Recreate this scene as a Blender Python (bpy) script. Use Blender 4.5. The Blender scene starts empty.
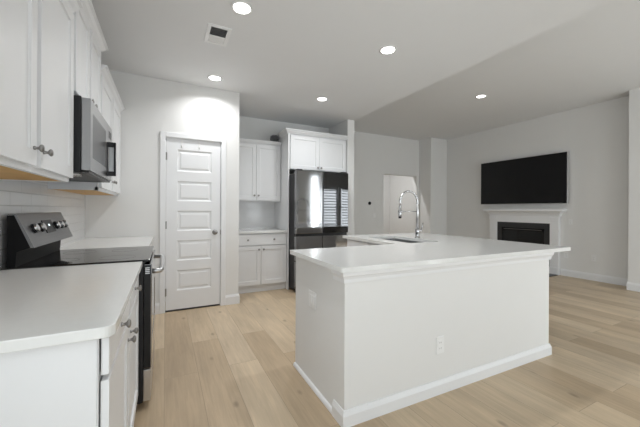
import bpy, bmesh, math, random
from mathutils import Vector, Matrix
random.seed(7)
S = bpy.context.scene
COL = S.collection

# ------------------------------------------------------------------ camera
CAMH = 1.235
cam_d = bpy.data.cameras.new('camera'); cam = bpy.data.objects.new('camera', cam_d); COL.objects.link(cam)
cam_d.sensor_fit = 'HORIZONTAL'; cam_d.sensor_width = 36.0; cam_d.lens = 305.8 / 640 * 36.0
cam_d.shift_y = -3.94 / 640
cam_d.clip_start = 0.02
yaw, roll = math.radians(26.84), math.radians(-0.324)
fw = Vector((math.sin(yaw), math.cos(yaw), 0)); rt = Vector((math.cos(yaw), -math.sin(yaw), 0)); dn = Vector((0, 0, -1))
r2 = rt * math.cos(roll) + dn * math.sin(roll); d2 = -rt * math.sin(roll) + dn * math.cos(roll)
m = Matrix.Identity(4)
for i in range(3):
    m[i][0] = r2[i]; m[i][1] = -d2[i]; m[i][2] = -fw[i]
m[2][3] = CAMH
cam.matrix_world = m
S.camera = cam

# ------------------------------------------------------------------ view, world, daylight
S.view_settings.view_transform = 'Standard'; S.view_settings.look = 'None'
S.view_settings.exposure = 0.0; S.view_settings.gamma = 1.0
W = bpy.data.worlds.new('sky'); S.world = W; W.use_nodes = True
W.node_tree.nodes['Background'].inputs[0].default_value = (0.85, 0.93, 1.0, 1)
W.node_tree.nodes['Background'].inputs[1].default_value = 0.9

def area(name, loc, direction, sx, sy, power, color=(1, 1, 1)):
    d = bpy.data.lights.new(name, 'AREA'); d.shape = 'RECTANGLE'; d.size = sx; d.size_y = sy; d.energy = power; d.color = color
    o = bpy.data.objects.new(name, d); COL.objects.link(o); o.location = loc
    o.rotation_euler = Vector(direction).to_track_quat('-Z', 'Y').to_euler()
    return o
# area lamps as daylight at the rear and side openings (behind the camera)
# (partly tilted upward to brighten the ceilings)
XW_ = -0.77
DAY = (0.945, 0.965, 0.985)
area('added_patio_fill', (.55, -2.15, 1.0), (-.2, 1, 1.2), 2.2, 1.9, 30, DAY)  # added lamp at an unseen patio door, fills the kitchen
area('added_living_doors_fill', (3.45, -2.15, 1.05), (.8, 1, .3), 1.5, 2.0, 36, DAY)  # added lamp at unseen double doors, fills the living room
area('daylight_glass_door', (4.98, -2.15, 1.27), (0, 1, 0.1), 0.36, 2.45, 52, DAY)
area('daylight_window', (5.97, -2.15, 1.32), (-.1, 1, 0.15), 1.5, 1.5, 80, DAY)
area('added_side_window_fill', (XW_ - .22, -.5, 1.5), (1, 0.1, 0.1), 1.9, 1.4, 38, DAY)  # added lamp at an unseen side window, lights surfaces facing left
DOWN_W = 7.8

# ------------------------------------------------------------------ materials
def new_mat(name):
    m = bpy.data.materials.new(name); m.use_nodes = True
    return m, m.node_tree.nodes, m.node_tree.links, m.node_tree.nodes['Principled BSDF']
def paint(name, col, rough=0.5, metal=0.0, var=0.02, scale=6.0, bump=0.0, bscale=120.0, spec=0.5, coords='Object'):
    m, n, l, p = new_mat(name)
    p.inputs['Roughness'].default_value = rough; p.inputs['Metallic'].default_value = metal
    p.inputs['Specular IOR Level'].default_value = spec
    tc = n.new('ShaderNodeTexCoord'); nz = n.new('ShaderNodeTexNoise'); nz.inputs['Scale'].default_value = scale; nz.inputs['Detail'].default_value = 3
    l.new(tc.outputs[coords], nz.inputs['Vector'])
    mx = n.new('ShaderNodeMix'); mx.data_type = 'RGBA'
    mx.inputs[6].default_value = (*[c * (1 - var) for c in col], 1); mx.inputs[7].default_value = (*[min(1, c * (1 + var)) for c in col], 1)
    l.new(nz.outputs['Fac'], mx.inputs[0]); l.new(mx.outputs[2], p.inputs['Base Color'])
    if bump:
        nb = n.new('ShaderNodeTexNoise'); nb.inputs['Scale'].default_value = bscale; nb.inputs['Detail'].default_value = 2
        l.new(tc.outputs[coords], nb.inputs['Vector'])
        b = n.new('ShaderNodeBump'); b.inputs['Strength'].default_value = bump; b.inputs['Distance'].default_value = 0.002
        l.new(nb.outputs['Fac'], b.inputs['Height']); l.new(b.outputs['Normal'], p.inputs['Normal'])
    return m
def brushed(name, col, rough, sx, sy, sz, metal=1.0):
    m, n, l, p = new_mat(name)
    p.inputs['Metallic'].default_value = metal
    tc = n.new('ShaderNodeTexCoord'); mp = n.new('ShaderNodeMapping'); mp.inputs['Scale'].default_value = (sx, sy, sz)
    nz = n.new('ShaderNodeTexNoise'); nz.inputs['Scale'].default_value = 1.0; nz.inputs['Detail'].default_value = 4
    l.new(tc.outputs['Object'], mp.inputs[0]); l.new(mp.outputs[0], nz.inputs['Vector'])
    mr = n.new('ShaderNodeMapRange'); mr.inputs[3].default_value = rough * 0.85; mr.inputs[4].default_value = rough * 1.2
    l.new(nz.outputs['Fac'], mr.inputs[0]); l.new(mr.outputs[0], p.inputs['Roughness'])
    mx = n.new('ShaderNodeMix'); mx.data_type = 'RGBA'
    mx.inputs[6].default_value = (*[c * 0.94 for c in col], 1); mx.inputs[7].default_value = (*[min(1, c * 1.05) for c in col], 1)
    l.new(nz.outputs['Fac'], mx.inputs[0]); l.new(mx.outputs[2], p.inputs['Base Color'])
    return m
def tile_mat(name, along):          # white glossy subway tile; along = 'x' or 'y' (direction of the wall)
    m, n, l, p = new_mat(name)
    tc = n.new('ShaderNodeTexCoord'); sp = n.new('ShaderNodeSeparateXYZ'); cb = n.new('ShaderNodeCombineXYZ')
    l.new(tc.outputs['Object'], sp.inputs[0])
    l.new(sp.outputs[0 if along == 'x' else 1], cb.inputs[0]); l.new(sp.outputs[2], cb.inputs[1])
    br = n.new('ShaderNodeTexBrick'); br.offset = 0.5
    br.inputs['Scale'].default_value = 1.0; br.inputs['Brick Width'].default_value = 0.305; br.inputs['Row Height'].default_value = 0.078
    br.inputs['Mortar Size'].default_value = 0.0015 if along == 'x' else 0.0028; br.inputs['Mortar Smooth'].default_value = 0.3
    br.inputs['Color1'].default_value = (0.80, 0.80, 0.80, 1); br.inputs['Color2'].default_value = (0.77, 0.77, 0.775, 1); br.inputs['Mortar'].default_value = (0.70, 0.70, 0.695, 1) if along == 'x' else (0.46, 0.46, 0.455, 1)
    l.new(cb.outputs[0], br.inputs['Vector']); l.new(br.outputs['Color'], p.inputs['Base Color'])
    mr = n.new('ShaderNodeMapRange'); mr.inputs[3].default_value = 0.12; mr.inputs[4].default_value = 0.6
    l.new(br.outputs['Fac'], mr.inputs[0]); l.new(mr.outputs[0], p.inputs['Roughness'])
    nz = n.new('ShaderNodeTexNoise'); nz.inputs['Scale'].default_value = 14.0; l.new(tc.outputs['Object'], nz.inputs['Vector'])
    ad = n.new('ShaderNodeMath'); ad.operation = 'MULTIPLY_ADD'; ad.inputs[1].default_value = -1.0
    sc = n.new('ShaderNodeMath'); sc.operation = 'MULTIPLY'; sc.inputs[1].default_value = 0.35; l.new(nz.outputs['Fac'], sc.inputs[0])
    l.new(br.outputs['Fac'], ad.inputs[0]); l.new(sc.outputs[0], ad.inputs[2])
    b = n.new('ShaderNodeBump'); b.inputs['Strength'].default_value = 0.35; b.inputs['Distance'].default_value = 0.002
    l.new(ad.outputs[0], b.inputs['Height']); l.new(b.outputs['Normal'], p.inputs['Normal'])
    return m
def floor_mat():
    m, n, l, p = new_mat('oak_plank')
    tc = n.new('ShaderNodeTexCoord'); sp = n.new('ShaderNodeSeparateXYZ'); cb = n.new('ShaderNodeCombineXYZ')
    l.new(tc.outputs['Object'], sp.inputs[0]); l.new(sp.outputs[1], cb.inputs[0]); l.new(sp.outputs[0], cb.inputs[1])
    br = n.new('ShaderNodeTexBrick'); br.offset = 0.37; br.offset_frequency = 2; br.squash = 1.0
    br.inputs['Scale'].default_value = 1.0; br.inputs['Brick Width'].default_value = 1.52; br.inputs['Row Height'].default_value = 0.228
    br.inputs['Mortar Size'].default_value = 0.0016; br.inputs['Mortar Smooth'].default_value = 0.5; br.inputs['Bias'].default_value = 0.0
    br.inputs['Color1'].default_value = (0, 0, 0, 1); br.inputs['Color2'].default_value = (1, 1, 1, 1); br.inputs['Mortar'].default_value = (0.5, 0.5, 0.5, 1)
    l.new(cb.outputs[0], br.inputs['Vector'])
    # plank tone
    rp = n.new('ShaderNodeValToRGB'); e = rp.color_ramp.elements
    e[0].position = 0.0; e[0].color = (0.47, 0.355, 0.235, 1); e[1].position = 1.0; e[1].color = (0.63, 0.505, 0.360, 1)
    k = rp.color_ramp.elements.new(0.45); k.color = (0.57, 0.45, 0.31, 1)
    l.new(br.outputs['Color'], rp.inputs[0])
    # grain, shifted from plank to plank
    sh = n.new('ShaderNodeVectorMath'); sh.operation = 'MULTIPLY_ADD'; sh.inputs[1].default_value = (7.0, 3.0, 5.0)
    l.new(br.outputs['Color'], sh.inputs[0]); l.new(cb.outputs[0], sh.inputs[2])
    mp = n.new('ShaderNodeMapping'); mp.inputs['Scale'].default_value = (1.6, 26.0, 1.0); l.new(sh.outputs[0], mp.inputs[0])
    g = n.new('ShaderNodeTexNoise'); g.inputs['Scale'].default_value = 1.6; g.inputs['Detail'].default_value = 6; g.inputs['Roughness'].default_value = 0.62; g.inputs['Distortion'].default_value = 0.7
    l.new(mp.outputs[0], g.inputs['Vector'])
    gr = n.new('ShaderNodeMapRange'); gr.inputs[1].default_value = 0.25; gr.inputs[2].default_value = 0.75; gr.inputs[3].default_value = 0.86; gr.inputs[4].default_value = 1.10
    l.new(g.outputs['Fac'], gr.inputs[0])
    mp2 = n.new('ShaderNodeMapping'); mp2.inputs['Scale'].default_value = (0.9, 3.2, 1.0); l.new(sh.outputs[0], mp2.inputs[0])
    c2 = n.new('ShaderNodeTexNoise'); c2.inputs['Scale'].default_value = 1.5; c2.inputs['Detail'].default_value = 3; l.new(mp2.outputs[0], c2.inputs['Vector'])
    cr = n.new('ShaderNodeMapRange'); cr.inputs[1].default_value = 0.3; cr.inputs[2].default_value = 0.7; cr.inputs[3].default_value = 0.86; cr.inputs[4].default_value = 1.10
    l.new(c2.outputs['Fac'], cr.inputs[0])
    mu = n.new('ShaderNodeMath'); mu.operation = 'MULTIPLY'; l.new(gr.outputs[0], mu.inputs[0]); l.new(cr.outputs[0], mu.inputs[1])
    # knots
    mk = n.new('ShaderNodeMapping'); mk.inputs['Scale'].default_value = (2.3, 4.6, 1.0); l.new(sh.outputs[0], mk.inputs[0])
    vo = n.new('ShaderNodeTexVoronoi'); vo.inputs['Scale'].default_value = 1.0; l.new(mk.outputs[0], vo.inputs['Vector'])
    kr = n.new('ShaderNodeMapRange'); kr.interpolation_type = 'SMOOTHSTEP'; kr.inputs[1].default_value = 0.02; kr.inputs[2].default_value = 0.12; kr.inputs[3].default_value = 0.62; kr.inputs[4].default_value = 1.0
    l.new(vo.outputs['Distance'], kr.inputs[0])
    mu2 = n.new('ShaderNodeMath'); mu2.operation = 'MULTIPLY'; l.new(mu.outputs[0], mu2.inputs[0]); l.new(kr.outputs[0], mu2.inputs[1])
    # seams
    sr = n.new('ShaderNodeMapRange'); sr.inputs[3].default_value = 1.0; sr.inputs[4].default_value = 0.55; l.new(br.outputs['Fac'], sr.inputs[0])
    mu3 = n.new('ShaderNodeMath'); mu3.operation = 'MULTIPLY'; l.new(mu2.outputs[0], mu3.inputs[0]); l.new(sr.outputs[0], mu3.inputs[1])
    vm = n.new('ShaderNodeVectorMath'); vm.operation = 'SCALE'; l.new(rp.outputs['Color'], vm.inputs[0]); l.new(mu3.outputs[0], vm.inputs['Scale'])
    l.new(vm.outputs[0], p.inputs['Base Color'])
    p.inputs['Roughness'].default_value = 0.42; p.inputs['Specular IOR Level'].default_value = 0.4
    b = n.new('ShaderNodeBump'); b.inputs['Strength'].default_value = 0.25; b.inputs['Distance'].default_value = 0.0015
    inv = n.new('ShaderNodeMath'); inv.operation = 'MULTIPLY_ADD'; inv.inputs[1].default_value = -1.0; l.new(br.outputs['Fac'], inv.inputs[0]); l.new(g.outputs['Fac'], inv.inputs[2])
    l.new(inv.outputs[0], b.inputs['Height']); l.new(b.outputs['Normal'], p.inputs['Normal'])
    return m
def emit_mat(name, col, strength):
    m, n, l, p = new_mat(name)
    p.inputs['Base Color'].default_value = (0.9, 0.9, 0.9, 1); p.inputs['Emission Color'].default_value = (*col, 1); p.inputs['Emission Strength'].default_value = strength
    return m
def pane_mat(name):
    m, n, l, p = new_mat(name); out = n['Material Output']
    t = n.new('ShaderNodeBsdfTransparent'); t.inputs[0].default_value = (0.95, 0.97, 0.97, 1)
    g = n.new('ShaderNodeBsdfGlossy'); g.inputs['Roughness'].default_value = 0.02
    mx = n.new('ShaderNodeMixShader'); mx.inputs[0].default_value = 0.06
    l.new(t.outputs[0], mx.inputs[1]); l.new(g.outputs[0], mx.inputs[2]); l.new(mx.outputs[0], out.inputs['Surface'])
    return m
M = dict(
    wall=paint('wall_paint', (0.79, 0.785, 0.773), 0.85, var=0.01, bump=0.06, bscale=220, spec=0.2),
    ceiling=paint('ceiling_paint', (0.80, 0.805, 0.81), 0.92, var=0.01, bump=0.08, bscale=160, spec=0.15),
    trim=paint('trim_paint', (0.83, 0.835, 0.845), 0.38, var=0.01),
    cab=paint('cabinet_paint', (0.80, 0.805, 0.815), 0.36, var=0.008),
    carcass=paint('cabinet_shadow_gap', (0.10, 0.10, 0.10), 0.8),
    mantel=paint('mantel_paint', (0.86, 0.865, 0.875), 0.4, var=0.01),
    rawwood=paint('maple_veneer', (0.62, 0.37, 0.13), 0.55, var=0.15, scale=9),
    quartz=paint('quartz', (0.78, 0.78, 0.765), 0.16, var=0.03, scale=40),
    steel=brushed('brushed_steel', (0.30, 0.30, 0.305), 0.075, 160, 160, 3),
    steel_h=brushed('brushed_steel_console', (0.20, 0.20, 0.205), 0.36, 160, 3, 160),
    steel_m=brushed('brushed_steel_microwave', (0.38, 0.38, 0.385), 0.34, 160, 3, 160),
    mirror_glass=paint('mirrored_glass', (0.075, 0.075, 0.078), 0.03, 1.0, var=0.02),
    glass_ring=paint('burner_print', (0.02, 0.02, 0.021), 0.12, var=0.02),
    silver=paint('satin_silver', (0.62, 0.62, 0.625), 0.28, 1.0, var=0.02),
    chrome=paint('polished_chrome', (0.52, 0.52, 0.53), 0.16, 1.0, var=0.01),
    nickel=paint('dark_nickel', (0.30, 0.29, 0.28), 0.30, 1.0, var=0.03),
    chassis=paint('charcoal_enamel', (0.022, 0.022, 0.024), 0.45, var=0.05, spec=0.3),
    black=paint('black_plastic', (0.009, 0.009, 0.010), 0.35, var=0.05, spec=0.35),
    bglass=paint('black_glass', (0.006, 0.006, 0.007), 0.04, var=0.02, spec=0.6),
    tvglass=paint('tv_screen', (0.006, 0.006, 0.007), 0.22, var=0.02, spec=0.35),
    slate=paint('black_slate', (0.035, 0.035, 0.037), 0.35, var=0.2, scale=18),
    log=paint('charred_log', (0.05, 0.045, 0.04), 0.9, var=0.4, scale=25),
    sink=brushed('sink_steel', (0.42, 0.42, 0.43), 0.28, 120, 3, 3),
    plastic=paint('white_plastic', (0.84, 0.84, 0.835), 0.35, var=0.01),
    slot=paint('outlet_slot', (0.05, 0.05, 0.05), 0.6),
    blind=paint('blind_white', (0.80, 0.80, 0.79), 0.5, var=0.01),
    dust=paint('grey_tangle', (0.16, 0.16, 0.165), 0.8, var=0.2, scale=40),
    display=paint('display_glass', (0.01, 0.01, 0.012), 0.3, spec=0.15),
    floor=floor_mat(), tile_x=tile_mat('subway_tile_hutch', 'x'), tile_y=tile_mat('subway_tile_range', 'y'),
    lens=emit_mat('led_lens', (1.0, 0.99, 0.965), 9.0), lens_tv=emit_mat('led_lens_living', (1.0, 0.985, 0.95), 9.0),
    smoked=paint('smoked_oven_glass', (0.07, 0.07, 0.072), 0.32, var=0.03),
    matte_black=paint('matte_black_enamel', (0.012, 0.012, 0.013), 0.5, var=0.05, spec=0.08),
    digit=emit_mat('clock_digits', (0.8, 0.95, 1.0), 1.5), pane=pane_mat('window_pane'),
)

# ------------------------------------------------------------------ mesh helpers
ORG = {}
XF_ISL = None
def nb(): return bmesh.new()
def root(name, loc, label, cat, group=None):
    o = bpy.data.objects.new(name, None); COL.objects.link(o); o.location = loc; o.empty_display_size = 0.1
    o['label'] = label; o['category'] = cat
    if group: o['group'] = group
    ORG[o.name] = Vector(loc); return o
def obj(name, bm, mat, parent=None, bevel=0.0, smooth=False, origin=None):
    """Link bm (built in world coordinates) as ONE mesh object under parent."""
    org = ORG[parent.name] if parent else (Vector(origin) if origin is not None else Vector((0, 0, 0)))
    bmesh.ops.recalc_face_normals(bm, faces=bm.faces[:])
    if XF_ISL is not None: bmesh.ops.transform(bm, matrix=XF_ISL, verts=bm.verts[:])
    bmesh.ops.translate(bm, verts=bm.verts[:], vec=-org)
    me = bpy.data.meshes.new(name); bm.to_mesh(me); bm.free()
    o = bpy.data.objects.new(name, me); COL.objects.link(o)
    if parent: o.parent = parent
    else: o.location = org
    ORG[o.name] = org
    mats = mat if isinstance(mat, (list, tuple)) else [mat]
    for q in mats: me.materials.append(M[q])
    if smooth:
        for f in me.polygons: f.use_smooth = True
    if bevel:
        b = o.modifiers.new('edge', 'BEVEL'); b.width = bevel; b.segments = 2; b.limit_method = 'ANGLE'; b.angle_limit = math.radians(40)
        b.harden_normals = False
    return o
def tag(o, label, cat, group=None):
    o['label'] = label; o['category'] = cat
    if group: o['group'] = group
    return o
def struct(o): o['kind'] = 'structure'; return o
def box(bm, x0, x1, y0, y1, z0, z1):
    v = [bm.verts.new(c) for c in ((x0, y0, z0), (x1, y0, z0), (x1, y1, z0), (x0, y1, z0), (x0, y0, z1), (x1, y0, z1), (x1, y1, z1), (x0, y1, z1))]
    for f in ((0, 3, 2, 1), (4, 5, 6, 7), (0, 1, 5, 4), (1, 2, 6, 5), (2, 3, 7, 6), (3, 0, 4, 7)):
        bm.faces.new([v[i] for i in f])
    return bm
def bx(*a): return box(nb(), *a)
def poly_prism(bm, pts, z0, z1):
    a = [bm.verts.new((x, y, z0)) for x, y in pts]; b = [bm.verts.new((x, y, z1)) for x, y in pts]; n = len(pts)
    bm.faces.new(a[::-1]); bm.faces.new(b)
    for i in range(n): bm.faces.new((a[i], a[(i + 1) % n], b[(i + 1) % n], b[i]))
    return bm
def frame3(w):
    w = Vector(w).normalized(); u = w.orthogonal().normalized(); return u, w.cross(u), w
def lathe(bm, org, axis, prof, seg=16, cap=True):
    org = Vector(org); u, v, w = frame3(axis); rings = []
    for d, r in prof:
        rings.append([bm.verts.new(org + w * d + (u * math.cos(2 * math.pi * k / seg) + v * math.sin(2 * math.pi * k / seg)) * r) for k in range(seg)])
    for a, b in zip(rings, rings[1:]):
        for k in range(seg): bm.faces.new((a[k], a[(k + 1) % seg], b[(k + 1) % seg], b[k]))
    if cap: bm.faces.new(rings[0][::-1]); bm.faces.new(rings[-1])
    return bm
def tube(bm, pts, r, seg=10):
    pts = [Vector(p) for p in pts]; n = len(pts); rings = []; prev = None
    rr = r if isinstance(r, (list, tuple)) else [r] * n
    for i, p in enumerate(pts):
        t = (pts[min(i + 1, n - 1)] - pts[max(i - 1, 0)]).normalized()
        u = t.orthogonal().normalized() if prev is None else (prev - t * prev.dot(t)).normalized()
        prev = u; v = t.cross(u)
        rings.append([bm.verts.new(p + (u * math.cos(2 * math.pi * k / seg) + v * math.sin(2 * math.pi * k / seg)) * rr[i]) for k in range(seg)])
    for a, b in zip(rings, rings[1:]):
        for k in range(seg): bm.faces.new((a[k], a[(k + 1) % seg], b[(k + 1) % seg], b[k]))
    bm.faces.new(rings[0][::-1]); bm.faces.new(rings[-1]); return bm
def sweep(bm, path, prof, closed=False):
    """Sweep profile (outward offset, z) along a plan path with mitred corners; outward = right-hand side of travel."""
    n = len(path); P = [Vector((x, y)) for x, y in path]; rings = []
    for i in range(n):
        dirs = []
        if i > 0: dirs.append((P[i] - P[i - 1]).normalized())
        if i < n - 1: dirs.append((P[i + 1] - P[i]).normalized())
        ns = [Vector((d.y, -d.x)) for d in dirs]
        nn = sum(ns, Vector((0, 0))); nn = nn / nn.dot(ns[0]) if len(ns) > 1 else ns[0]
        rings.append([bm.verts.new((P[i].x + nn.x * o, P[i].y + nn.y * o, z)) for o, z in prof])
    k = len(prof)
    for a, b in zip(rings, rings[1:]):
        for j in range(k): bm.faces.new((a[j], a[(j + 1) % k], b[(j + 1) % k], b[j]))
    bm.faces.new(rings[0][::-1]); bm.faces.new(rings[-1]); return bm
def panelled(bm, org, U, V, Wd, w, h, t, cells, rings):
    """A slab w x h x t on axes U,V,Wd (front at +Wd) whose front is recessed in the given cells by successive (inset, depth) rings."""
    org, U, V, Wd = Vector(org), Vector(U), Vector(V), Vector(Wd)
    P = lambda u, v, d: org + U * u + V * v + Wd * d
    us = sorted({0, w, *[c[0] for c in cells], *[c[1] for c in cells]}); vs = sorted({0, h, *[c[2] for c in cells], *[c[3] for c in cells]})
    g = {(u, v): bm.verts.new(P(u, v, t)) for u in us for v in vs}
    cellset = {(c[0], c[2]): c for c in cells}
    for i in range(len(us) - 1):
        for j in range(len(vs) - 1):
            q = [g[us[i], vs[j]], g[us[i + 1], vs[j]], g[us[i + 1], vs[j + 1]], g[us[i], vs[j + 1]]]
            if (us[i], vs[j]) in cellset:
                u0, u1, v0, v1 = us[i], us[i + 1], vs[j], vs[j + 1]
                for ins, dep in rings:
                    r = [bm.verts.new(P(a, b, t + dep)) for a, b in ((u0 + ins, v0 + ins), (u1 - ins, v0 + ins), (u1 - ins, v1 - ins), (u0 + ins, v1 - ins))]
                    for k in range(4): bm.faces.new((q[k], q[(k + 1) % 4], r[(k + 1) % 4], r[k]))
                    q = r
                bm.faces.new(q)
            else: bm.faces.new(q)
    back = {(u, v): bm.verts.new(P(u, v, 0)) for u in us for v in vs if u in (0, w) or v in (0, h)}
    per = [(u, 0) for u in us] + [(w, v) for v in vs[1:]] + [(u, h) for u in us[::-1][1:]] + [(0, v) for v in vs[::-1][1:-1]]
    n = len(per)
    for k in range(n):
        a, b = per[k], per[(k + 1) % n]; bm.faces.new((g[a], back[a], back[b], g[b]))
    bm.faces.new([back[a] for a in per[::-1]])
    return bm
Z = (0, 0, 1)
def shaker(org, U, Wd, w, h, t=0.02, rail=0.058, rec=0.009):
    return panelled(nb(), org, U, Z, Wd, w, h, t, [(rail, w - rail, rail, h - rail)], [(0.0, -rec * 0.25), (0.004, -rec)])
def slab_front(org, U, Wd, w, h, t=0.02):
    return panelled(nb(), org, U, Z, Wd, w, h, t, [], [])
def knob(parent, pos, axis, mat='nickel', s=1.0):
    return obj('knob', lathe(nb(), pos, axis, [(0, .0075 * s), (.004 * s, .0075 * s), (.008 * s, .0052 * s), (.015 * s, .006 * s), (.019 * s, .0125 * s), (.024 * s, .0155 * s), (.029 * s, .0125 * s), (.031 * s, .005 * s)], 14), mat, parent, smooth=True)

# ------------------------------------------------------------------ structure
ZK, ZL = 2.76, 3.14          # kitchen / living ceilings
XW, YP, YB, YR = -0.77, 4.06, 5.06, -1.9
XS0, XS1, YS = 2.74, 2.875, 4.40
XTV, XPIL, YPIL, YA, YBUMP, XBUMP = 6.80, 6.50, 2.10, 6.25, 5.84, 6.20
struct(obj('floor', bx(-0.95, 7.0, -2.1, 8.4, -0.08, 0.0), 'floor'))
b = nb(); prof = [(-0.95, ZK), (XS1, ZK), (XS1, ZL + .1), (XS1 - .1, ZL + .1), (XS1 - .1, ZK + .1), (-0.95, ZK + .1)]
A_ = [b.verts.new((x, -2.1, z)) for x, z in prof]; B_ = [b.verts.new((x, 8.4, z)) for x, z in prof]
b.faces.new(A_); b.faces.new(B_[::-1])
for i in range(6): b.faces.new((A_[i], A_[(i + 1) % 6], B_[(i + 1) % 6], B_[i]))
struct(obj('ceiling', b, 'ceiling'))
struct(obj('ceiling_living', bx(XS1, 7.0, -2.1, 8.4, ZL, ZL + .1), 'ceiling'))
b = bx(XW - .12, XW, .5, YP, 0, ZK); box(b, XW - .12, XW, YR - .12, -1.5, 0, ZK); box(b, XW - .12, XW, -1.5, .5, 0, .75); box(b, XW - .12, XW, -1.5, .5, 2.25, ZK)
struct(obj('wall_left', b, 'wall'))
# pantry wall with its doorway
DX0, DX1, DH = 0.005, 0.632, 2.085
b = bx(XW - .12, DX0 - .01, YP, YP + .12, 0, ZK); box(b, DX1 + .01, 0.862, YP, YP + .12, 0, ZK); box(b, DX0 - .01, DX1 + .01, YP, YP + .12, DH, ZK)
box(b, 0.742, 0.862, YP + .12, YB, 0, ZK)
struct(obj('wall_pantry', b, 'wall'))
struct(obj('wall_pantry_inside', bx(-.4, .74, YP + .5, YP + .55, 0, ZK), 'wall'))
struct(obj('wall_back', bx(0.742, XS1, YB, YB + .12, 0, ZK), 'wall'))
struct(obj('wall_stub', bx(XS0, XS1, YS, YB, 0, ZK), 'wall'))
struct(obj('wall_stub_hall', bx(XS1 - .12, XS1 - .001, YB + .12, 8.2, 0, ZK), 'wall'))
# living-room back wall with an open doorway to a hall
OX0, OX1, OZ = 4.985, 6.11, 2.155
b = bx(XS1, OX0, YA, YA + .14, 0, ZL); box(b, OX1, XBUMP, YA, YA + .14, 0, ZL); box(b, OX0, OX1, YA, YA + .14, OZ, ZL)
box(b, XBUMP, XTV + .12, YBUMP, YBUMP + .55, 0, ZL)
struct(obj('wall_living_back', b, 'wall'))
b = bx(XS1, 7.0, 8.2, 8.32, 0, ZL); box(b, XTV, XTV + .12, YBUMP + .55, 8.2, 0, ZL)
struct(obj('wall_hall', b, 'wall'))
struct(obj('wall_right', bx(XTV, XTV + .12, YR - .12, YBUMP, 0, ZL), 'wall'))
struct(obj('wall_right_projection', bx(XPIL, XTV - .0005, .9, YPIL, 0, ZL), 'wall'))
# rear wall, behind the camera: windows and glass door mirrored in the refrigerator; patio openings added for daylight
b = nb(); holes = [(-.55, 1.65, 0, 2.2), (2.7, 4.2, 0, 2.15), (4.80, 5.16, 0.0, 2.6), (5.22, 5.93, .55, 2.1), (6.04, 6.72, .55, 2.1)]
xa = XW - .12
for hx0_, hx1_, hz0, hz1 in holes:
    box(b, xa, hx0_, YR - .12, YR, 0, ZL); box(b, hx0_, hx1_, YR - .12, YR, hz1, ZL)
    if hz0 > 0: box(b, hx0_, hx1_, YR - .12, YR, 0, hz0)
    xa = hx1_
box(b, xa, XTV + .12, YR - .12, YR, 0, ZL)
struct(obj('wall_rear', b, 'wall'))
def win(name, x0, x1, z0, z1, cols, rows, blinds):
    y = YR - .07; f = .05
    b = nb()
    for a in (x0, x1 - f): box(b, a, a + f, y - .03, y + .03, z0, z1)
    for a in (z0, z1 - f): box(b, x0, x1, y - .03, y + .03, a, a + f)
    for i in range(1, cols):
        c = x0 + (x1 - x0) * i / cols; box(b, c - .03, c + .03, y - .03, y + .03, z0, z1)
    for i in range(1, rows):
        c = z0 + (z1 - z0) * i / rows; box(b, x0, x1, y - .03, y + .03, c - .025, c + .025)
    w = struct(obj(name, b, 'trim'))
    obj('pane', bx(x0 + .02, x1 - .02, y - .004, y + .004, z0 + .02, z1 - .02), 'pane', w)
    if blinds:
        s = nb(); z = z0 + .05
        while z < z1 - .08:
            v = [s.verts.new(c) for c in ((x0 + .06, YR - .032, z + .018), (x1 - .06, YR - .032, z + .018), (x1 - .06, YR + .032, z - .018), (x0 + .06, YR + .032, z - .018))]
            s.faces.new(v); v2 = [s.verts.new(q.co + Vector((0, 0, -.008))) for q in v]; s.faces.new(v2[::-1])
            for k in range(4): s.faces.new((v[k], v2[k], v2[(k + 1) % 4], v[(k + 1) % 4]))
            z += .105
        bl = obj('blind_slats', s, 'blind', w)
        obj('head_rail', bx(x0 + .06, x1 - .06, YR - .03, YR + .03, z1 - .1, z1 - .05), 'blind', w)
    c = nb()
    for a in ((x0 - .07, x1) if x0 < 4 else (x0 - .035, x1)): box(c, a, a + .07 if x0 < 4 else a + .035, YR, YR + .018, max(0, z0 - .07), z1 + .07)
    box(c, x0, x1, YR, YR + .018, z1, z1 + .07)
    if z0 > .1: box(c, x0, x1, YR, YR + .018, z0 - .07, z0)
    obj('casing', c, 'trim', w)
    return w
win('window_1', 5.22, 5.93, .55, 2.1, 1, 2, True)
win('window_3', 6.04, 6.72, .55, 2.1, 1, 2, True)
win('window_4', 4.80, 5.16, 0.0, 2.6, 1, 1, False)
win('window_added_patio', -.55, 1.65, 0.0, 2.2, 2, 1, False)  # unseen kitchen patio door, added to bring in daylight
win('window_added_doors', 2.7, 4.2, 0.0, 2.15, 2, 1, False)  # unseen living-room doors, an added opening for daylight
XF_ISL = Matrix.Translation((XW - YR, 0, 0)) @ Matrix.Rotation(math.radians(-90), 4, 'Z')
win('window_added_side', -.5, 1.5, .75, 2.25, 2, 1, False)  # unseen window in the left wall, added to let daylight in
XF_ISL = None
# baseboards
BB = [(0, 0), (.014, 0), (.014, .095), (.009, .112), (.005, .125), (0, .125)]
def baseboard(name, *paths):
    b = nb()
    for p in paths: sweep(b, p, BB)
    return struct(obj(name, b, 'trim'))
baseboard('baseboard_pantry', [(-.2, YP), (DX0 - .062, YP)], [(DX1 + .062, YP), (.862, YP), (.862, YP + .3)])
baseboard('baseboard_right', [(XTV, 3.155), (XTV, YPIL)][::1], [(XTV, YBUMP), (XTV, 4.565)])
baseboard('baseboard_projection', [(XTV, YPIL), (XPIL, YPIL), (XPIL, .9)])
baseboard('baseboard_living_back', [(XS1, YA), (OX0, YA)], [(XBUMP, YA), (XBUMP, YBUMP), (XTV, YBUMP)])
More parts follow.
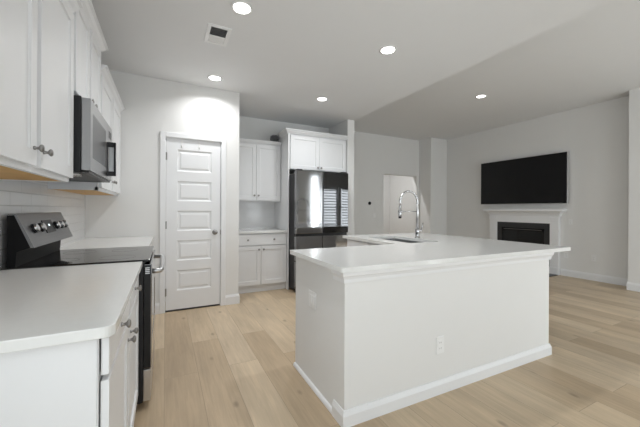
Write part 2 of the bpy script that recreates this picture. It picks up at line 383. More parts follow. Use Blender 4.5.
# ------------------------------------------------------------------ pantry door
door = nb()
dw, dh = DX1 - DX0 - .008, DH - .030
pw0, pw1 = .115, dw - .105
zs = [(.245, .205), (.60, .245), (.955, .245), (1.315, .245), (1.665, .265)]
zs = [(.225, .245), (.585, .245), (.945, .245), (1.305, .245), (1.665, .265)]
panelled(door, (DX0 + .004, YP + .045, .022), (1, 0, 0), Z, (0, -1, 0), dw, dh, .035, [(pw0, pw1, z, z + h) for z, h in zs],
         [(.006, -.003), (.014, -.010), (.030, -.010), (.046, -.003)])
d1 = struct(obj('door_1', door, 'trim', origin=(DX0, YP, 0)))
c = nb()
CP = .058
for a in (DX0 - CP - .004, DX1 + .004): box(c, a, a + CP, YP - .018, YP, 0, DH + CP + .002)
box(c, DX0 - .004, DX1 + .004, YP - .018, YP, DH + .002, DH + CP + .002)
obj('casing', c, 'trim', d1, bevel=.004)
j = nb(); box(j, DX0 - .0095, DX0, YP, YP + .12, 0, DH); box(j, DX1, DX1 + .0095, YP, YP + .12, 0, DH); box(j, DX0 - .009, DX1 + .009, YP, YP + .12, DH - .006, DH)
obj('jamb', j, 'trim', d1)
obj('door_gap_shade', bx(DX0, DX1, YP + .02, YP + .10, 0.0, .004), 'black', d1)  # black strip standing in for the shade under the door
for z in (.24, 1.04, 1.86):
    h = lathe(nb(), (DX0 - .002, YP - .005, z - .045), Z, [(0, .006), (.09, .006)], 10); box(h, DX0 - .012, DX0 + .012, YP - .002, YP + .002, z - .045, z + .045)
    obj('hinge', h, 'nickel', d1)
kb = lathe(nb(), (DX1 - .068, YP + .01, .94), (0, -1, 0), [(0, .032), (.006, .031), (.009, .014), (.028, .012), (.034, .022), (.045, .028), (.056, .026), (.064, .014), (.066, .003)], 20)
obj('door_knob', kb, 'nickel', d1, smooth=True)
obj('strike_plate', bx(DX1 - .006, DX1 + .006, YP - .003, YP + .012, .91, .97), 'nickel', d1)
for x, lab in ((.175, 'white over-the-door hook on the pantry door, the one nearer the hinges'), (.372, 'white over-the-door hook on the pantry door, the one nearer the knob')):
    r = root('door_hook', (x, YP + .01, DH - .1), lab, 'hook', 'over-the-door hooks on the pantry door')
    obj('strap', bx(x - .011, x + .011, YP + .0055, YP + .0095, DH - .105, DH - .0075), 'plastic', r, bevel=.001)
    t = tube(nb(), [(x, YP + .006, DH - .09), (x, YP - .012, DH - .11), (x, YP - .028, DH - .105), (x, YP - .032, DH - .085)], .005, 8)
    obj('hook_tip', t, 'plastic', r, smooth=True)

# ------------------------------------------------------------------ cabinets along the range wall
CROWN = [(0, 0), (.012, 0), (.016, .008), (.030, .020), (.042, .036), (.056, .041), (.056, .054), (0, .054)]
XF = -.141            # base fronts
def base_cabinet(y0, y1, label, near_gap=True):
    r = root('base_cabinet', (XF, (y0 + y1) / 2, 0), label, 'cabinet', 'base cabinets beside the range')
    fx = XF - .024
    obj('carcass', bx(XW + .004, fx - .002, y0, y1, .10, .882), 'cab', r)
    obj('face_frame', bx(fx - .0015, fx + .001, y0 + .002, y1 - .002, .10, .882), 'cab', r)
    obj('toe_kick', bx(XW + .004, fx - .07, y0 + .002, y1 - .002, 0, .1), 'cab', r)
    g = .016; mid = (y0 + y1) / 2
    for a, b_ in ((y0 + .012, mid - g), (mid + g, y1 - .012)):
        d = obj('drawer', slab_front((fx + .005, a, .762), (0, 1, 0), (1, 0, 0), b_ - a, .106), 'cab', r, bevel=.003)
        knob(d, (fx + .025, (a + b_) / 2, .815), (1, 0, 0))
    for a, b_, ky in ((y0 + .012, mid - g, mid - .052), (mid + g, y1 - .012, mid + .052)):
        d = obj('door', shaker((fx + .005, a, .115), (0, 1, 0), (1, 0, 0), b_ - a, .632), 'cab', r)
        knob(d, (fx + .025, ky, .672), (1, 0, 0))
    return r
base_cabinet(1.035, 2.145, 'white base cabinet with two drawers over two doors on the camera side of the range')
base_cabinet(2.955, 4.05, 'white base cabinet between the range and the pantry wall')
def rounded(pts, rad, seg=6):
    out = []; n = len(pts)
    for i in range(n):
        p = Vector(pts[i]); r = rad[i]
        if r <= 0: out.append(tuple(p)); continue
        a = (Vector(pts[i - 1]) - p).normalized(); b_ = (Vector(pts[(i + 1) % n]) - p).normalized()
        c = p + a * r + b_ * r
        for k in range(seg + 1):
            t = k / seg * math.pi / 2; out.append(tuple(c - b_ * r * math.cos(t) - a * r * math.sin(t)))
    return out
o = obj('countertop', poly_prism(nb(), rounded([(XW + .003, 1.0), (-.122, 1.0), (-.122, 2.148), (XW + .003, 2.148)], [0, .03, 0, 0]), .883, .914), 'quartz', bevel=.003)
tag(o, 'white quartz countertop with a rounded corner on the camera side of the range', 'countertop', 'quartz countertops')
o = obj('countertop', bx(XW + .003, -.122, 2.952, 4.055, .883, .914), 'quartz', bevel=.003)
tag(o, 'white quartz countertop between the range and the pantry wall', 'countertop', 'quartz countertops')
struct(obj('wall_left_backsplash', bx(XW, XW + .0025, .95, YP, .914, 1.40), 'tile_y'))

def upper_cabinet(y0, y1, z0, z1, label, kz, crown_ends):
    xb, xf = XW + .003, -.467
    r = root('wall_cabinet', (xf, (y0 + y1) / 2, z0), label, 'cabinet', 'wall cabinets above the range counter')
    b = bx(xb, xf, y0, y1, z0 + .025, z1)
    box(b, xf - .02, xf, y0, y1, z0, z0 + .025); box(b, xb, xf, y0, y0 + .016, z0, z0 + .025); box(b, xb, xf, y1 - .016, y1, z0, z0 + .025)
    obj('carcass', b, 'cab', r)
    obj('bottom_panel', bx(xb + .002, xf - .021, y0 + .017, y1 - .017, z0 + .003, z0 + .0245), 'rawwood', r)
    mid = (y0 + y1) / 2; h = z1 - z0 - .058
    for a, b_, ky in ((y0 + .022, mid - .022, mid - .052), (mid + .022, y1 - .022, mid + .052)):
        d = obj('door', shaker((xf + .001, a, z0 + .022), (0, 1, 0), (1, 0, 0), b_ - a, h), 'cab', r)
        knob(d, (xf + .021, ky, z0 + .022 + kz), (1, 0, 0))
    p = [(xb, y1)] if crown_ends[1] else []
    p += [(xf, y1), (xf, y0)]
    if crown_ends[0]: p.append((xb, y0))
    obj('crown', sweep(nb(), p[::-1], [(o_, z + z1 - .015) for o_, z in CROWN]), 'cab', r)
    return r
upper_cabinet(1.05, 2.105, 1.375, 2.315, 'white wall cabinet with two doors on the camera side of the microwave', .066, (True, False))
upper_cabinet(2.107, 2.885, 1.865, 2.465, 'raised white wall cabinet directly above the microwave', .042, (True, True))
upper_cabinet(2.887, 4.055, 1.375, 2.315, 'white wall cabinet between the microwave and the pantry wall', .085, (False, False))

# ------------------------------------------------------------------ microwave
my0, my1, mz0, mz1 = 2.114, 2.874, 1.435, 1.860
r = root('microwave', (-.55, 2.52, mz0), 'stainless over-the-range microwave fixed under the raised wall cabinet', 'microwave')
obj('body', bx(XW + .003, -.42, my0, my1, mz0, mz1), 'chassis', r, bevel=.003)
d = obj('door', panelled(nb(), (-.418, my0, mz0 + .012), (0, 1, 0), Z, (1, 0, 0), .575, .405, .042, [(.06, .50, .075, .335)], [(.004, -.004)]), 'steel_m', r, bevel=.003)
obj('door_window', bx(-.3795, -.3785, my0 + .066, my0 + .494, mz0 + .093, mz0 + .341), 'smoked', d)
hx = -.375; hy = my0 + .55
hp = [(hx, hy, mz0 + .06), (hx + .03, hy, mz0 + .055), (hx + .048, hy, mz0 + .075), (hx + .05, hy, mz0 + .20), (hx + .048, hy, mz0 + .335), (hx + .03, hy, mz0 + .355), (hx, hy, mz0 + .35)]
hb = nb()
for a in (mz0 + .035, mz0 + .245): box(hb, hx, hx + .052, hy - .014, hy + .014, a, a + .032)
box(hb, hx + .041, hx + .052, hy - .014, hy + .014, mz0 + .05, mz0 + .27); box(hb, hx, hx + .004, hy - .012, hy + .004, mz0 + .05, mz0 + .27)
h = obj('handle', hb, 'chassis', d, bevel=.006)
obj('grip', bx(hx + .008, hx + .040, hy + .002, hy + .010, mz0 + .066, mz0 + .246), 'silver', h, bevel=.003)
cp = obj('control_panel', bx(-.418, -.376, my0 + .577, my1, mz0 + .012, mz0 + .417), 'steel_m', r, bevel=.003)
obj('keypad', bx(-.3755, -.3750, my0 + .60, my1 - .02, mz0 + .06, mz0 + .30), 'bglass', cp)
obj('display', bx(-.3755, -.3750, my0 + .61, my1 - .03, mz0 + .325, mz0 + .375), 'display', cp)
b = nb()
for k in range(14): box(b, -.70 + k * .017, -.692 + k * .017, my0 + .06, my0 + .30, mz0 - .002, mz0 + .001)
obj('grease_filter', b, 'silver', r)
obj('lamp_cover', bx(-.50, -.45, my0 + .10, my0 + .18, mz0 - .003, mz0 + .001), 'plastic', r)
obj('vent_grille', bx(-.418, -.385, my0 + .01, my1 - .01, mz0, mz0 + .010), 'black', r)

# ------------------------------------------------------------------ range
ry0, ry1 = 2.165, 2.935
r = root('range', (-.42, 2.53, 0), 'freestanding electric range in stainless and black between two base cabinets', 'range')
obj('body', bx(-.738, -.118, ry0, ry1, .04, .905), 'chassis', r, bevel=.002)
ck = obj('cooktop', bx(-.738, -.085, ry0 - .004, ry1 + .004, .906, .921), 'bglass', r, bevel=.004)
for (x, y, q) in ((-.27, 2.34, .10), (-.27, 2.72, .085), (-.54, 2.34, .075), (-.54, 2.72, .095)):
    b = nb(); 
    lathe(b, (x, y, .9208), Z, [(0, q), (.0005, q), (.0005, q - .004), (0, q - .004)], 32, cap=False); obj('burner_ring', b, 'glass_ring', ck)
# backguard: black riser and sloped steel console
def y_prism(prof, y0, y1):
    b = nb(); A = [b.verts.new((x, y0, z)) for x, z in prof]; B = [b.verts.new((x, y1, z)) for x, z in prof]; n = len(prof)
    b.faces.new(A); b.faces.new(B[::-1])
    for i in range(n): b.faces.new((A[i], A[(i + 1) % n], B[(i + 1) % n], B[i]))
    return b
obj('backguard', y_prism([(-.738, .92), (-.705, .92), (-.70, 1.0), (-.640, 1.022), (-.710, 1.197), (-.738, 1.195)], ry0, ry1), 'matte_black', r)
pa, pb = Vector((-.628, 0, 1.020)), Vector((-.702, 0, 1.204))
con = obj('console', y_prism([(-.643, 1.020), (-.628, 1.020), (-.702, 1.204), (-.735, 1.204), (-.735, 1.198), (-.710, 1.198)], ry0 - .003, ry1 + .003), 'steel_h', r)
sv = (pb - pa).normalized(); nv = Vector((sv.z, 0, -sv.x))
def on_console(y, t): return pa + sv * t + Vector((0, y, 0))
for y in (2.285, 2.395, 2.68, 2.775, 2.87):
    q = on_console(y, .105)
    k = obj('knob', lathe(nb(), q, nv, [(0, .028), (.006, .028), (.007, .025), (.012, .0245)], 20), 'chassis', con)
    ib = nb(); lathe(ib, q + nv * .0118, nv, [(0, .0235), (.009, .022), (.011, .019)], 20); obj('knob_cap', ib, 'silver', k)
def on_console_plate(y0, y1, t0, t1, lift):
    b = nb(); v = []
    for d in (0.0, lift):
        for y, t in ((y0, t0), (y1, t0), (y1, t1), (y0, t1)): v.append(b.verts.new(on_console(y, t) + nv * d))
    for f in ((0, 3, 2, 1), (4, 5, 6, 7), (0, 1, 5, 4), (1, 2, 6, 5), (2, 3, 7, 6), (3, 0, 4, 7)): b.faces.new([v[i] for i in f])
    return b
dp = obj('display', on_console_plate(2.455, 2.625, .065, .148, .003), 'display', con)
obj('clock_digits', on_console_plate(2.535, 2.56, .108, .120, .0036), 'digit', dp)
od = obj('oven_door', panelled(nb(), (-.116, ry0 + .006, .245), (0, 1, 0), Z, (1, 0, 0), ry1 - ry0 - .012, .645, .044, [(.09, .658, .14, .46)], [(.004, -.003)]), 'steel', r, bevel=.003)
obj('window', bx(-.0755, -.0745, ry0 + .102, ry1 - .102, .39, .70), 'bglass', od)
obj('side_edge', bx(-.114, -.078, ry0 + .0035, ry0 + .0058, .25, .885), 'black', od)
b = nb()
for k in range(4): box(b, -.108, -.084, ry0 + .001, ry0 + .0034, .832 + k * .011, .838 + k * .011)
obj('vent_slot', b, 'silver', od)
hz = .838; hx0 = -.072
pts = [(hx0, ry0 + .05, hz), (hx0 + .028, ry0 + .05, hz), (hx0 + .046, ry0 + .062, hz), (hx0 + .052, ry0 + .09, hz), (hx0 + .054, 2.53, hz), (hx0 + .052, ry1 - .09, hz), (hx0 + .046, ry1 - .062, hz), (hx0 + .028, ry1 - .05, hz), (hx0, ry1 - .05, hz)]
obj('handle', tube(nb(), pts, .0155, 12), 'silver', od, smooth=True)
dr = obj('storage_drawer', bx(-.116, -.075, ry0 + .004, ry1 - .004, .045, .238), 'silver', r, bevel=.003)
for y in (ry0 + .06, ry1 - .06):
    for x in (-.66, -.18): obj('foot', lathe(nb(), (x, y, 0), Z, [(0, .02), (.012, .02), (.013, .012), (.042, .012)], 12), 'black', r)

# ------------------------------------------------------------------ hutch (coffee bar) on the back wall
HX0, HX1 = .866, 1.680
yf = 4.445
r = root('base_cabinet', ((HX0 + HX1) / 2, yf, 0), 'white base cabinet with one wide drawer and two doors beside the refrigerator', 'cabinet')
obj('carcass', bx(HX0, HX1, yf + .021, YB - .002, .105, .88), 'cab', r)
obj('toe_kick', bx(HX0, HX1, yf + .06, YB - .002, 0, .105), 'cab', r)
d = obj('drawer', slab_front((HX0 + .012, yf + .02, .705), (1, 0, 0), (0, -1, 0), HX1 - HX0 - .03, .16), 'cab', r, bevel=.003)
for x in (HX0 + .21, HX1 - .21): knob(d, (x, yf, .785), (0, -1, 0))
hm = (HX0 + HX1) / 2
for a, b_, kx in ((HX0 + .012, hm - .003, hm - .035), (hm + .003, HX1 - .018, hm + .035)):
    d = obj('door', shaker((a, yf + .02, .12), (1, 0, 0), (0, -1, 0), b_ - a, .572), 'cab', r); knob(d, (kx, yf, .64), (0, -1, 0))
o = obj('countertop', bx(HX0, HX1 + .001, yf - .028, YB - .004, .881, .914), 'quartz', bevel=.003)
tag(o, 'short white quartz countertop on the base cabinet beside the refrigerator', 'countertop', 'quartz countertops')
struct(obj('wall_back_backsplash', bx(HX0 - .004, HX1, YB - .003, YB, .914, 1.40), 'tile_x'))
uy = 4.735
r = root('wall_cabinet', (hm, uy, 1.36), 'white wall cabinet hanging over the short counter beside the refrigerator', 'cabinet')
b = bx(HX0, HX1, uy + .021, YB - .003, 1.385, 2.29); box(b, HX0, HX1, uy + .021, uy + .04, 1.36, 1.385); box(b, HX1 - .016, HX1, uy + .04, YB - .003, 1.36, 1.385); box(b, HX0, HX0 + .016, uy + .04, YB - .003, 1.36, 1.385)
obj('carcass', b, 'cab', r)
obj('bottom_panel', bx(HX0 + .017, HX1 - .017, uy + .041, YB - .004, 1.376, 1.3845), 'cab', r)
for a, b_, kx in ((HX0 + .008, hm - .003, hm - .033), (hm + .003, HX1 - .014, hm + .033)):
    d = obj('door', shaker((a, uy + .02, 1.38), (1, 0, 0), (0, -1, 0), b_ - a, .875), 'cab', r); knob(d, (kx, uy, 1.45), (0, -1, 0))
obj('crown', sweep(nb(), [(HX0, uy + .02), (HX1 - .002, uy + .02)], [(o_, z + 2.268) for o_, z in CROWN]), 'cab', r)
b = nb()
for k in range(7):
    a0 = random.uniform(0, 6.28); pts = []
    for i in range(26):
        a = a0 + i * .5; rr = .048 + .022 * math.sin(i * .9 + k)
        pts.append((1.597 + rr * math.cos(a) * 1.1, 4.815 + rr * .7 * math.sin(a), 2.31 + k * .014 + .045 * (1 + math.sin(i * .63 + k)) * (1 - k * .06)))
    tube(b, pts, .0045, 6)
o = obj('cable_tangle', b, 'dust', smooth=True, origin=(1.597, 4.815, 2.29)); tag(o, 'dark grey tangled loops on top of the wall cabinet beside the refrigerator', 'tangle')

# ------------------------------------------------------------------ refrigerator enclosure
o = obj('end_panel', bx(HX1 + .003, HX1 + .022, 4.42, YB - .002, 0, 2.425), 'cab', origin=(HX1, 4.42, 0))
r = root('refrigerator_cabinet', (2.2, 4.42, 0), 'tall white surround with a deep two-door cabinet above the refrigerator', 'cabinet')
o.parent = r; o.location = (0, 0, 0)
o.data.transform(Matrix.Translation(ORG['end_panel'] - ORG[r.name])); o.name = 'end_panel'
FX0, FX1 = HX1 + .023, XS0 - .004
obj('carcass', bx(FX0, FX1, 4.441, YB - .002, 1.86, 2.425), 'cab', r)
fm = (FX0 + FX1) / 2
for a, b_, kx in ((FX0 + .02, fm - .003, fm - .03), (fm + .003, FX1 - .02, fm + .03)):
    d = obj('door', shaker((a, 4.44, 1.868), (1, 0, 0), (0, -1, 0), b_ - a, .52), 'cab', r); knob(d, (kx, 4.42, 1.905), (0, -1, 0))
b = sweep(nb(), [(HX1 + .003, 4.75), (HX1 + .003, 4.43), (FX1, 4.43)], [(o_, z * 1.2 + 2.41) for o_, z in CROWN])
obj('crown', b, 'cab', r)

# ------------------------------------------------------------------ refrigerator
RX0, RX1, RF = 1.708, 2.600, 4.14
r = root('refrigerator', ((RX0 + RX1) / 2, 4.5, 0), 'four-door stainless refrigerator with one dark mirrored glass door', 'refrigerator')
obj('body', bx(RX0 + .004, RX1 - .004, RF + .085, YB - .03, .035, 1.775), 'chassis', r, bevel=.004)
rm = RX0 + .435
obj('door', bx(RX0, rm - .003, RF, RF + .078, .875, 1.815), 'steel', r, bevel=.008)
g = obj('glass_door', bx(rm + .003, RX1, RF, RF + .078, .875, 1.815), 'black', r, bevel=.008)
g['label'] = 'dark mirrored glass door'
obj('glass_panel', bx(rm + .012, RX1 - .008, RF - .0025, RF - .0005, .885, 1.805), 'mirror_glass', g)
obj('door_edge', bx(rm - .0025, rm + .0025, RF + .012, RF + .07, .88, 1.79), 'silver', r)
for a, b_ in ((RX0, rm - .003), (rm + .003, RX1)):
    dd = obj('drawer', bx(a, b_, RF, RF + .078, .475, .835), 'steel', r, bevel=.006)
    dd = obj('drawer', bx(a, b_, RF, RF + .078, .06, .465), 'steel', r, bevel=.006)
obj('handle_recess', bx(RX0 + .01, RX1 - .01, RF + .03, RF + .08, .836, .874), 'black', r)
for x in (RX0 + .06, RX1 - .06): obj('hinge_cover', bx(x - .045, x + .045, RF + .02, RF + .15, 1.8145, 1.833), 'chassis', r, bevel=.005)
for x in (RX0 + .06, RX1 - .06): obj('foot', lathe(nb(), (x, RF + .12, 0), Z, [(0, .022), (.02, .022), (.022, .014), (.04, .014)], 12), 'black', r)
obj('toe_grille', bx(RX0 + .02, RX1 - .02, RF + .06, RF + .085, .012, .055), 'black', r)

# ------------------------------------------------------------------ island (L-shaped peninsula)
piv = Matrix.Translation((.868, 1.448, 0))
XF_ISL = piv @ Matrix.Rotation(math.radians(-0.8), 4, 'Z') @ piv.inverted()      # the island stands very slightly out of square
IX0, IX1, IY0, IYK = .913, 2.955, 1.488, 2.252
LX0, LY1, LXB = 1.975, 3.255, 2.88
PW = .118
r = root('kitchen_island', (1.95, 1.9, 0), 'L-shaped kitchen island with painted grey front, white base trim and cabinets behind', 'island')
obj('painted_wall', bx(IX0, IX1, IY0, IY0 + PW, 0, .882), 'wall', r, bevel=.002)
b = bx(IX0 + .003, IX1 - .06, IY0 + PW, IYK, .10, .882); box(b, IX0 + .003, IX0 + .02, IY0 + PW, IYK, 0, .10); box(b, IX0 + .05, LX0, IY0 + PW, IYK - .075, 0, .1)
obj('cabinet_run', b, 'wall', r)
b = bx(LX0 + .021, LXB, IYK, LY1, .10, .66); box(b, LX0 + .09, LXB, IYK, LY1, 0, .10)
box(b, LX0 + .021, LX0 + .06, IYK, LY1, .66, .882); box(b, LXB - .10, LXB, IYK, LY1, .66, .882); box(b, LX0 + .06, LXB - .10, LY1 - .06, LY1, .66, .882)
obj('sink_base', b, 'cab', r)
# doors on the working sides
n = 2
for k in range(n):
    w = (LX0 - IX0 - .06) / n; a = IX0 + .03 + k * w
    d = obj('door', shaker((a + .004, IYK + .001, .115), (1, 0, 0), (0, 1, 0), w - .008, .58), 'cab', r); knob(d, (a + w / 2 + (.18 if k == 0 else -.18), IYK + .021, .645), (0, 1, 0))
    d = obj('drawer', slab_front((a + .004, IYK + .001, .71), (1, 0, 0), (0, 1, 0), w - .008, .155), 'cab', r, bevel=.003); knob(d, (a + w / 2, IYK + .021, .787), (0, 1, 0))
for k in range(2):
    w = (LY1 - IYK - .10) / 2; a = IYK + .06 + k * w
    d = obj('door', shaker((LX0 + .02, a + .004, .115), (0, 1, 0), (-1, 0, 0), w - .008, .58), 'cab', r); knob(d, (LX0, a + w / 2 + (.16 if k == 0 else -.16), .645), (-1, 0, 0))
    d = obj('drawer', slab_front((LX0 + .02, a + .004, .71), (0, 1, 0), (-1, 0, 0), w - .008, .155), 'cab', r, bevel=.003); knob(d, (LX0, a + w / 2, .787), (-1, 0, 0))
APR = [(0, .818), (.010, .818), (.012, .838), (.018, .852), (.024, .860), (.026, .8825), (0, .8825)]
obj('apron_trim', sweep(nb(), [(IX0, IY0 + PW), (IX0, IY0), (IX1, IY0), (IX1, IY0 + PW)], APR), 'trim', r)
obj('baseboard', sweep(nb(), [(IX0, IY0 + PW), (IX0, IY0), (IX1, IY0), (IX1, IY0 + PW)], [(0, 0), (.016, 0), (.016, .064), (.010, .080), (.006, .092), (0, .092)]), 'trim', r)
obj('shoe_moulding', sweep(nb(), [(IX0 + .003, IYK + .003), (IX0 + .003, IY0 + PW + .002)], [(0, 0), (.017, 0), (.016, .012), (.010, .022), (0, .026)]), 'trim', r)
# countertop with a sink cut-out
SX0, SX1, SY0, SY1 = 2.115, 2.515, 2.275, 2.985
CX0, CX1, CY0, CY1, CYK = .870, 3.235, 1.448, 3.29, 2.27
CLX = 1.945
b = nb(); zt, zb_ = .914, .883
outer = rounded([(CX0, CY0), (CX1, CY0), (CX1, CY1), (CLX, CY1), (CLX, CYK), (CX0, CYK)], [.02, .03, .01, .01, 0, .01])
hole = rounded([(SX0, SY0), (SX1, SY0), (SX1, SY1), (SX0, SY1)], [.03] * 4)
for z in (zb_, zt):
    ed = []
    for ring in (outer, hole):
        v = [b.verts.new((x, y, z)) for x, y in ring]; ed += [b.edges.new((v[i], v[(i + 1) % len(v)])) for i in range(len(v))]
    bmesh.ops.triangle_fill(b, use_beauty=True, edges=ed)
b.verts.ensure_lookup_table(); N1, N2 = len(outer), len(hole); T = N1 + N2
for st, nn in ((0, N1), (N1, N2)):
    for i in range(nn):
        a, c = st + i, st + (i + 1) % nn; b.faces.new((b.verts[a], b.verts[c], b.verts[T + c], b.verts[T + a]))
o = obj('countertop', b, 'quartz', bevel=.003, origin=(1.95, 1.9, .883)); tag(o, 'large L-shaped white quartz island countertop with the sink cut in', 'countertop', 'quartz countertops')
# sink
r = root('sink', (2.315, 2.63, .69), 'undermount stainless steel sink set into the island countertop', 'sink')
b = nb(); rings = []
for ins, z in ((-.012, .881), (.0, .881), (.004, .70), (.03, .68)):
    rings.append([b.verts.new((x, y, z)) for x, y in rounded([(SX0 + ins, SY0 + ins), (SX1 - ins, SY0 + ins), (SX1 - ins, SY1 - ins), (SX0 + ins, SY1 - ins)], [.035] * 4)])
for a, c in zip(rings, rings[1:]):
    for i in range(len(a)): b.faces.new((a[i], a[(i + 1) % len(a)], c[(i + 1) % len(a)], c[i]))
b.faces.new(rings[-1])
sk = obj('basin', b, 'sink', r); sm = sk.modifiers.new('wall', 'SOLIDIFY'); sm.thickness = .0012; sm.offset = -1
obj('drain', lathe(nb(), (2.40, 2.63, .6805), Z, [(0, .045), (.003, .045), (.004, .03), (.001, .028)], 20), 'chrome', r)
# faucet
fx, fy, fz = 2.575, 2.66, .9142
r = root('faucet', (fx, fy, fz), 'tall chrome gooseneck pull-down faucet standing behind the island sink', 'faucet')
obj('base', lathe(nb(), (fx, fy, fz), Z, [(0, .029), (.006, .029), (.010, .024), (.05, .0215), (.055, .0235), (.10, .0235), (.105, .02)], 24), 'chrome', r, smooth=True)
obj('post', lathe(nb(), (fx, fy, fz + .10), Z, [(0, .018), (.285, .0165), (.29, .0125)], 20), 'silver', r, smooth=True)
pts = [(fx, fy, fz + .385 + .01 * i) for i in range(3)]
R_ = .128; cz = fz + .405
for i in range(1, 33):
    a = math.pi * i / 32; pts.append((fx - R_ + R_ * math.cos(a), fy, cz + R_ * 1.0 * math.sin(a)))
pts.append((fx - 2 * R_, fy, cz - .03))
obj('spout', tube(nb(), pts, .0115, 12), 'chrome', r, smooth=True)
sx = fx - 2 * R_
sh = obj('spray_head', lathe(nb(), (sx, fy, cz - .03), (0, 0, -1), [(0, .0125), (.02, .0145), (.05, .0145), (.055, .017), (.10, .0175), (.13, .019)], 16), 'chrome', r, smooth=True)
obj('nozzle', lathe(nb(), (sx, fy, cz - .159), (0, 0, -1), [(0, .017), (.018, .016)], 16), 'black', sh)
b = tube(nb(), [(fx, fy, cz - .10), (sx + .016, fy, cz - .10)], .0045, 8); lathe(b, (sx, fy, cz - .108), Z, [(0, .021), (.016, .021)], 16)
obj('dock_arm', b, 'chrome', r, smooth=True)
lv = obj('lever', tube(nb(), [(fx + .015, fy - .004, fz + .085), (fx + .05, fy - .008, fz + .085), (fx + .056, fy - .010, fz + .09)], .013, 10), 'chrome', r, smooth=True)
obj('lever_handle', tube(nb(), [(fx + .05, fy - .01, fz + .085), (fx + .064, fy - .012, fz + .13), (fx + .075, fy - .014, fz + .175)], [.009, .006, .006], 10), 'chrome', lv, smooth=True)

# ------------------------------------------------------------------ outlets and switches
def plate(pos, U, N, label, kind='outlet', w=.072, h=.116):
    pos, U, N = Vector(pos), Vector(U), Vector(N)
    r = root('wall_switch' if kind == 'switch' else 'wall_outlet', pos, label, 'switch' if kind == 'switch' else 'outlet', None if kind == 'switch' else 'white wall outlets')
    def pb_(u0, u1, z0, z1, d0, d1):
        b = nb(); v = []
        for d in (d0, d1):
            for u, z in ((u0, z0), (u1, z0), (u1, z1), (u0, z1)): v.append(b.verts.new(pos + U * u + Vector((0, 0, z)) + N * d))
        for f in ((0, 3, 2, 1), (4, 5, 6, 7), (0, 1, 5, 4), (1, 2, 6, 5), (2, 3, 7, 6), (3, 0, 4, 7)): b.faces.new([v[i] for i in f])
        return b
    obj('plate', pb_(-w / 2, w / 2, -h / 2, h / 2, 0, .005), 'plastic', r, bevel=.002)
    if kind == 'switch':
        g = 2 if w > .1 else 1
        for k in range(g):
            c = (k - (g - 1) / 2) * .046; obj('rocker', pb_(c - .016, c + .016, -.033, .033, .004, .008), 'plastic', r, bevel=.002)
    else:
        fc = obj('receptacle', pb_(-.017, .017, -.034, .034, .004, .007), 'plastic', r, bevel=.002)
        s = None
        for z in (.017, -.020):
            for u in (-.0065, .0065): obj('slot', pb_(u - .001, u + .001, z - .004, z + .005, .0065, .0073), 'slot', fc)
    return r
plate((1.66, IY0, .325), (1, 0, 0), (0, -1, 0), 'white outlet low on the grey front face of the island')
plate((IX0 + .003, 1.93, .605), (0, 1, 0), (-1, 0, 0), 'white double switch plate on the end of the island facing the range', 'switch', w=.116)
XF_ISL = None
plate((XTV, 2.65, .40), (0, 1, 0), (-1, 0, 0), 'white outlet low on the wall between the fireplace and the wall projection')
plate((XTV, 3.0, 1.03), (0, 1, 0), (-1, 0, 0), 'white outlet high beside the fireplace mantel, just under the TV', h=.10, w=.06)
plate((XTV, 3.07, .40), (0, 1, 0), (-1, 0, 0), 'white outlet low beside the fireplace leg')
plate((4.70, YA, 1.10), (1, 0, 0), (0, -1, 0), 'pale light switch on the living room wall under the small black thermostat', 'switch')
o = obj('thermostat', lathe(nb(), (4.545, YA, 1.40), (0, -1, 0), [(0, .042), (.012, .042), (.022, .036), (.024, .02)], 24), 'black', smooth=False, origin=(4.545, YA, 1.40))
tag(o, 'small round black thermostat on the living room wall beside the open doorway', 'thermostat')

# ------------------------------------------------------------------ fireplace and TV
r = root('fireplace', (XTV - .1, 3.92, 0), 'fireplace with white mantel surround and black slate facing under the TV', 'fireplace')
fy0, fy1 = 3.165, 4.555
xm = XTV - .075
oy0, oy1, oz = 3.315, 4.385, .985
for a, c in ((fy0, oy0), (oy1, fy1)):
    g = obj('pilaster', bx(xm, XTV - .001, a, c, 0, 1.135), 'mantel', r, bevel=.003)
    obj('plinth', bx(xm - .012, xm, a - .008, c + .008, 0, .14), 'mantel', g, bevel=.003)
    obj('capital', bx(xm - .012, xm, a - .006, c + .006, 1.03, 1.115), 'mantel', g, bevel=.003)
obj('frieze', bx(xm, XTV - .001, oy0, oy1, oz, 1.135), 'mantel', r)
MP = [(0, 1.13), (.012, 1.13), (.02, 1.165), (.045, 1.205), (.06, 1.22), (.075, 1.225), (0, 1.225)]
obj('bed_moulding', sweep(nb(), [(XTV - .001, fy1), (xm, fy1), (xm, fy0), (XTV - .001, fy0)][::1], MP), 'mantel', r)
obj('shelf', bx(xm - .10, XTV - .001, fy0 - .105, fy1 + .105, 1.225, 1.27), 'mantel', r, bevel=.004)
b = bx(xm + .02, XTV - .001, oy0, oy0 + .105, 0, oz); box(b, xm + .02, XTV - .001, oy1 - .105, oy1, 0, oz); box(b, xm + .02, XTV - .001, oy0 + .105, oy1 - .105, oz - .11, oz)
obj('facing', b, 'slate', r)
fb = nb(); box(fb, xm + .012, xm + .034, oy0 + .105, oy0 + .135, .02, oz - .11); box(fb, xm + .012, xm + .034, oy1 - .135, oy1 - .105, .02, oz - .11)
box(fb, xm + .012, xm + .034, oy0 + .105, oy1 - .105, oz - .17, oz - .11); box(fb, xm + .012, xm + .034, oy0 + .105, oy1 - .105, .02, .10)
ff = obj('firebox_frame', fb, 'black', r, bevel=.002)
obj('firebox_glass', bx(xm + .030, xm + .034, oy0 + .13, oy1 - .13, .09, oz - .16), 'bglass', r)
obj('louver', bx(xm + .006, xm + .012, oy0 + .15, oy1 - .15, oz - .15, oz - .142), 'nickel', ff)
o = obj('hearth', bx(xm - .40, xm - .013, fy0, fy1, 0, .012), 'slate', r)
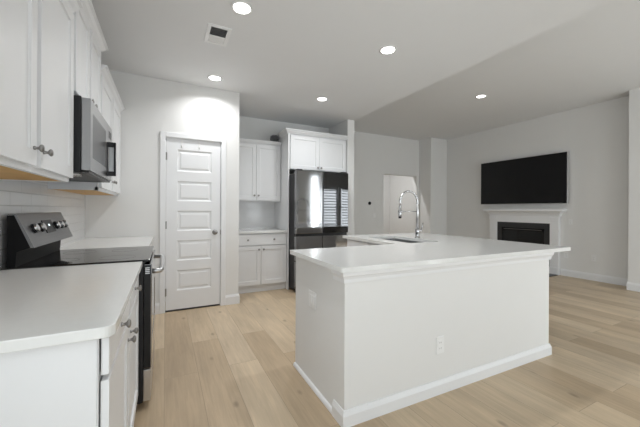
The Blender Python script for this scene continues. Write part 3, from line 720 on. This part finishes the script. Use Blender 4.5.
# TV
r = root('tv', (XTV - .03, 3.92, 1.38), 'large black flat-screen TV mounted on the wall above the mantel', 'television')
ty0, ty1, tz0, tz1 = 3.015, 4.775, 1.372, 2.352
tx = XTV - .095
b = bx(tx + .004, tx + .045, ty0, ty1, tz0, tz1)
obj('housing', b, 'silver', r, bevel=.003)
obj('screen', bx(tx, tx + .004, ty0 + .008, ty1 - .008, tz0 + .012, tz1 - .008), 'tvglass', r)
obj('wall_bracket', bx(tx + .045, XTV - .001, 3.65, 4.25, 1.6, 2.1), 'black', r)

# ------------------------------------------------------------------ ceiling fittings
def downlight(x, y, z, label, lens, power, grp='recessed ceiling downlights', spread=145):
    r = root('ceiling_light', (x, y, z), label, 'ceiling light', grp)
    obj('trim_ring', lathe(nb(), (x, y, z), (0, 0, -1), [(0, .085), (.004, .085), (.008, .070), (.003, .062), (0, .062)], 32), 'plastic', r, smooth=True)
    obj('lens', lathe(nb(), (x, y, z - .0005), (0, 0, -1), [(0, .062), (.003, .061), (.0045, .03)], 32), lens, r)
    d = bpy.data.lights.new('downlight', 'AREA'); d.shape = 'DISK'; d.size = .12; d.energy = power; d.color = (.97, .98, .985); d.spread = math.radians(spread)
    o = bpy.data.objects.new('downlight_lamp', d); COL.objects.link(o); o.location = (0, 0, -.012); o.parent = r
downlight(.511, 2.34, ZK, 'recessed round downlight beside the ceiling vent, over the aisle by the range', 'lens', DOWN_W)
downlight(.509, 3.733, ZK, 'recessed round downlight just in front of the pantry door wall', 'lens', DOWN_W)
downlight(1.921, 3.755, ZK, 'recessed round downlight in front of the refrigerator', 'lens', DOWN_W)
downlight(1.887, 2.313, ZK, 'recessed round downlight over the island and its sink', 'lens', DOWN_W)
downlight(4.69, 3.345, ZL, 'recessed round downlight in the higher living room ceiling', 'lens_tv', DOWN_W * 0.5)
downlight(5.15, 6.85, ZL, 'unseen round downlight added in the hall to brighten the open doorway', 'lens_tv', 27, spread=172)  # added out of view so the doorway looks lit
r = root('ceiling_vent', (.402, 2.803, ZK), 'white square air vent in the kitchen ceiling with half its louvers dark', 'vent')
vx0, vx1, vy0, vy1 = .305, .498, 2.65, 2.955
f = nb()
box(f, vx0, vx1, vy0, vy0 + .03, ZK - .008, ZK); box(f, vx0, vx1, vy1 - .03, vy1, ZK - .008, ZK)
box(f, vx0, vx0 + .03, vy0 + .03, vy1 - .03, ZK - .008, ZK); box(f, vx1 - .03, vx1, vy0 + .03, vy1 - .03, ZK - .008, ZK)
vy_m = (vy0 + vy1) / 2 + .02
box(f, vx0 + .03, vx1 - .03, vy_m - .006, vy_m + .006, ZK - .008, ZK)
obj('frame', f, 'plastic', r, bevel=.001)
obj('duct', bx(vx0 + .03, vx1 - .03, vy0 + .03, vy1 - .03, ZK - .0015, ZK - .0003), 'dust', r)
s = nb(); y = vy0 + .036
while y < vy1 - .034:
    if abs(y - vy_m) > .012:
        dy = .010 if y < vy_m else -.010
        v = [s.verts.new(c) for c in ((vx0 + .03, y, ZK - .008), (vx1 - .03, y, ZK - .008), (vx1 - .03, y + dy, ZK - .0018), (vx0 + .03, y + dy, ZK - .0018))]
        s.faces.new(v)
    y += .0115
obj('louver', s, 'plastic', r)
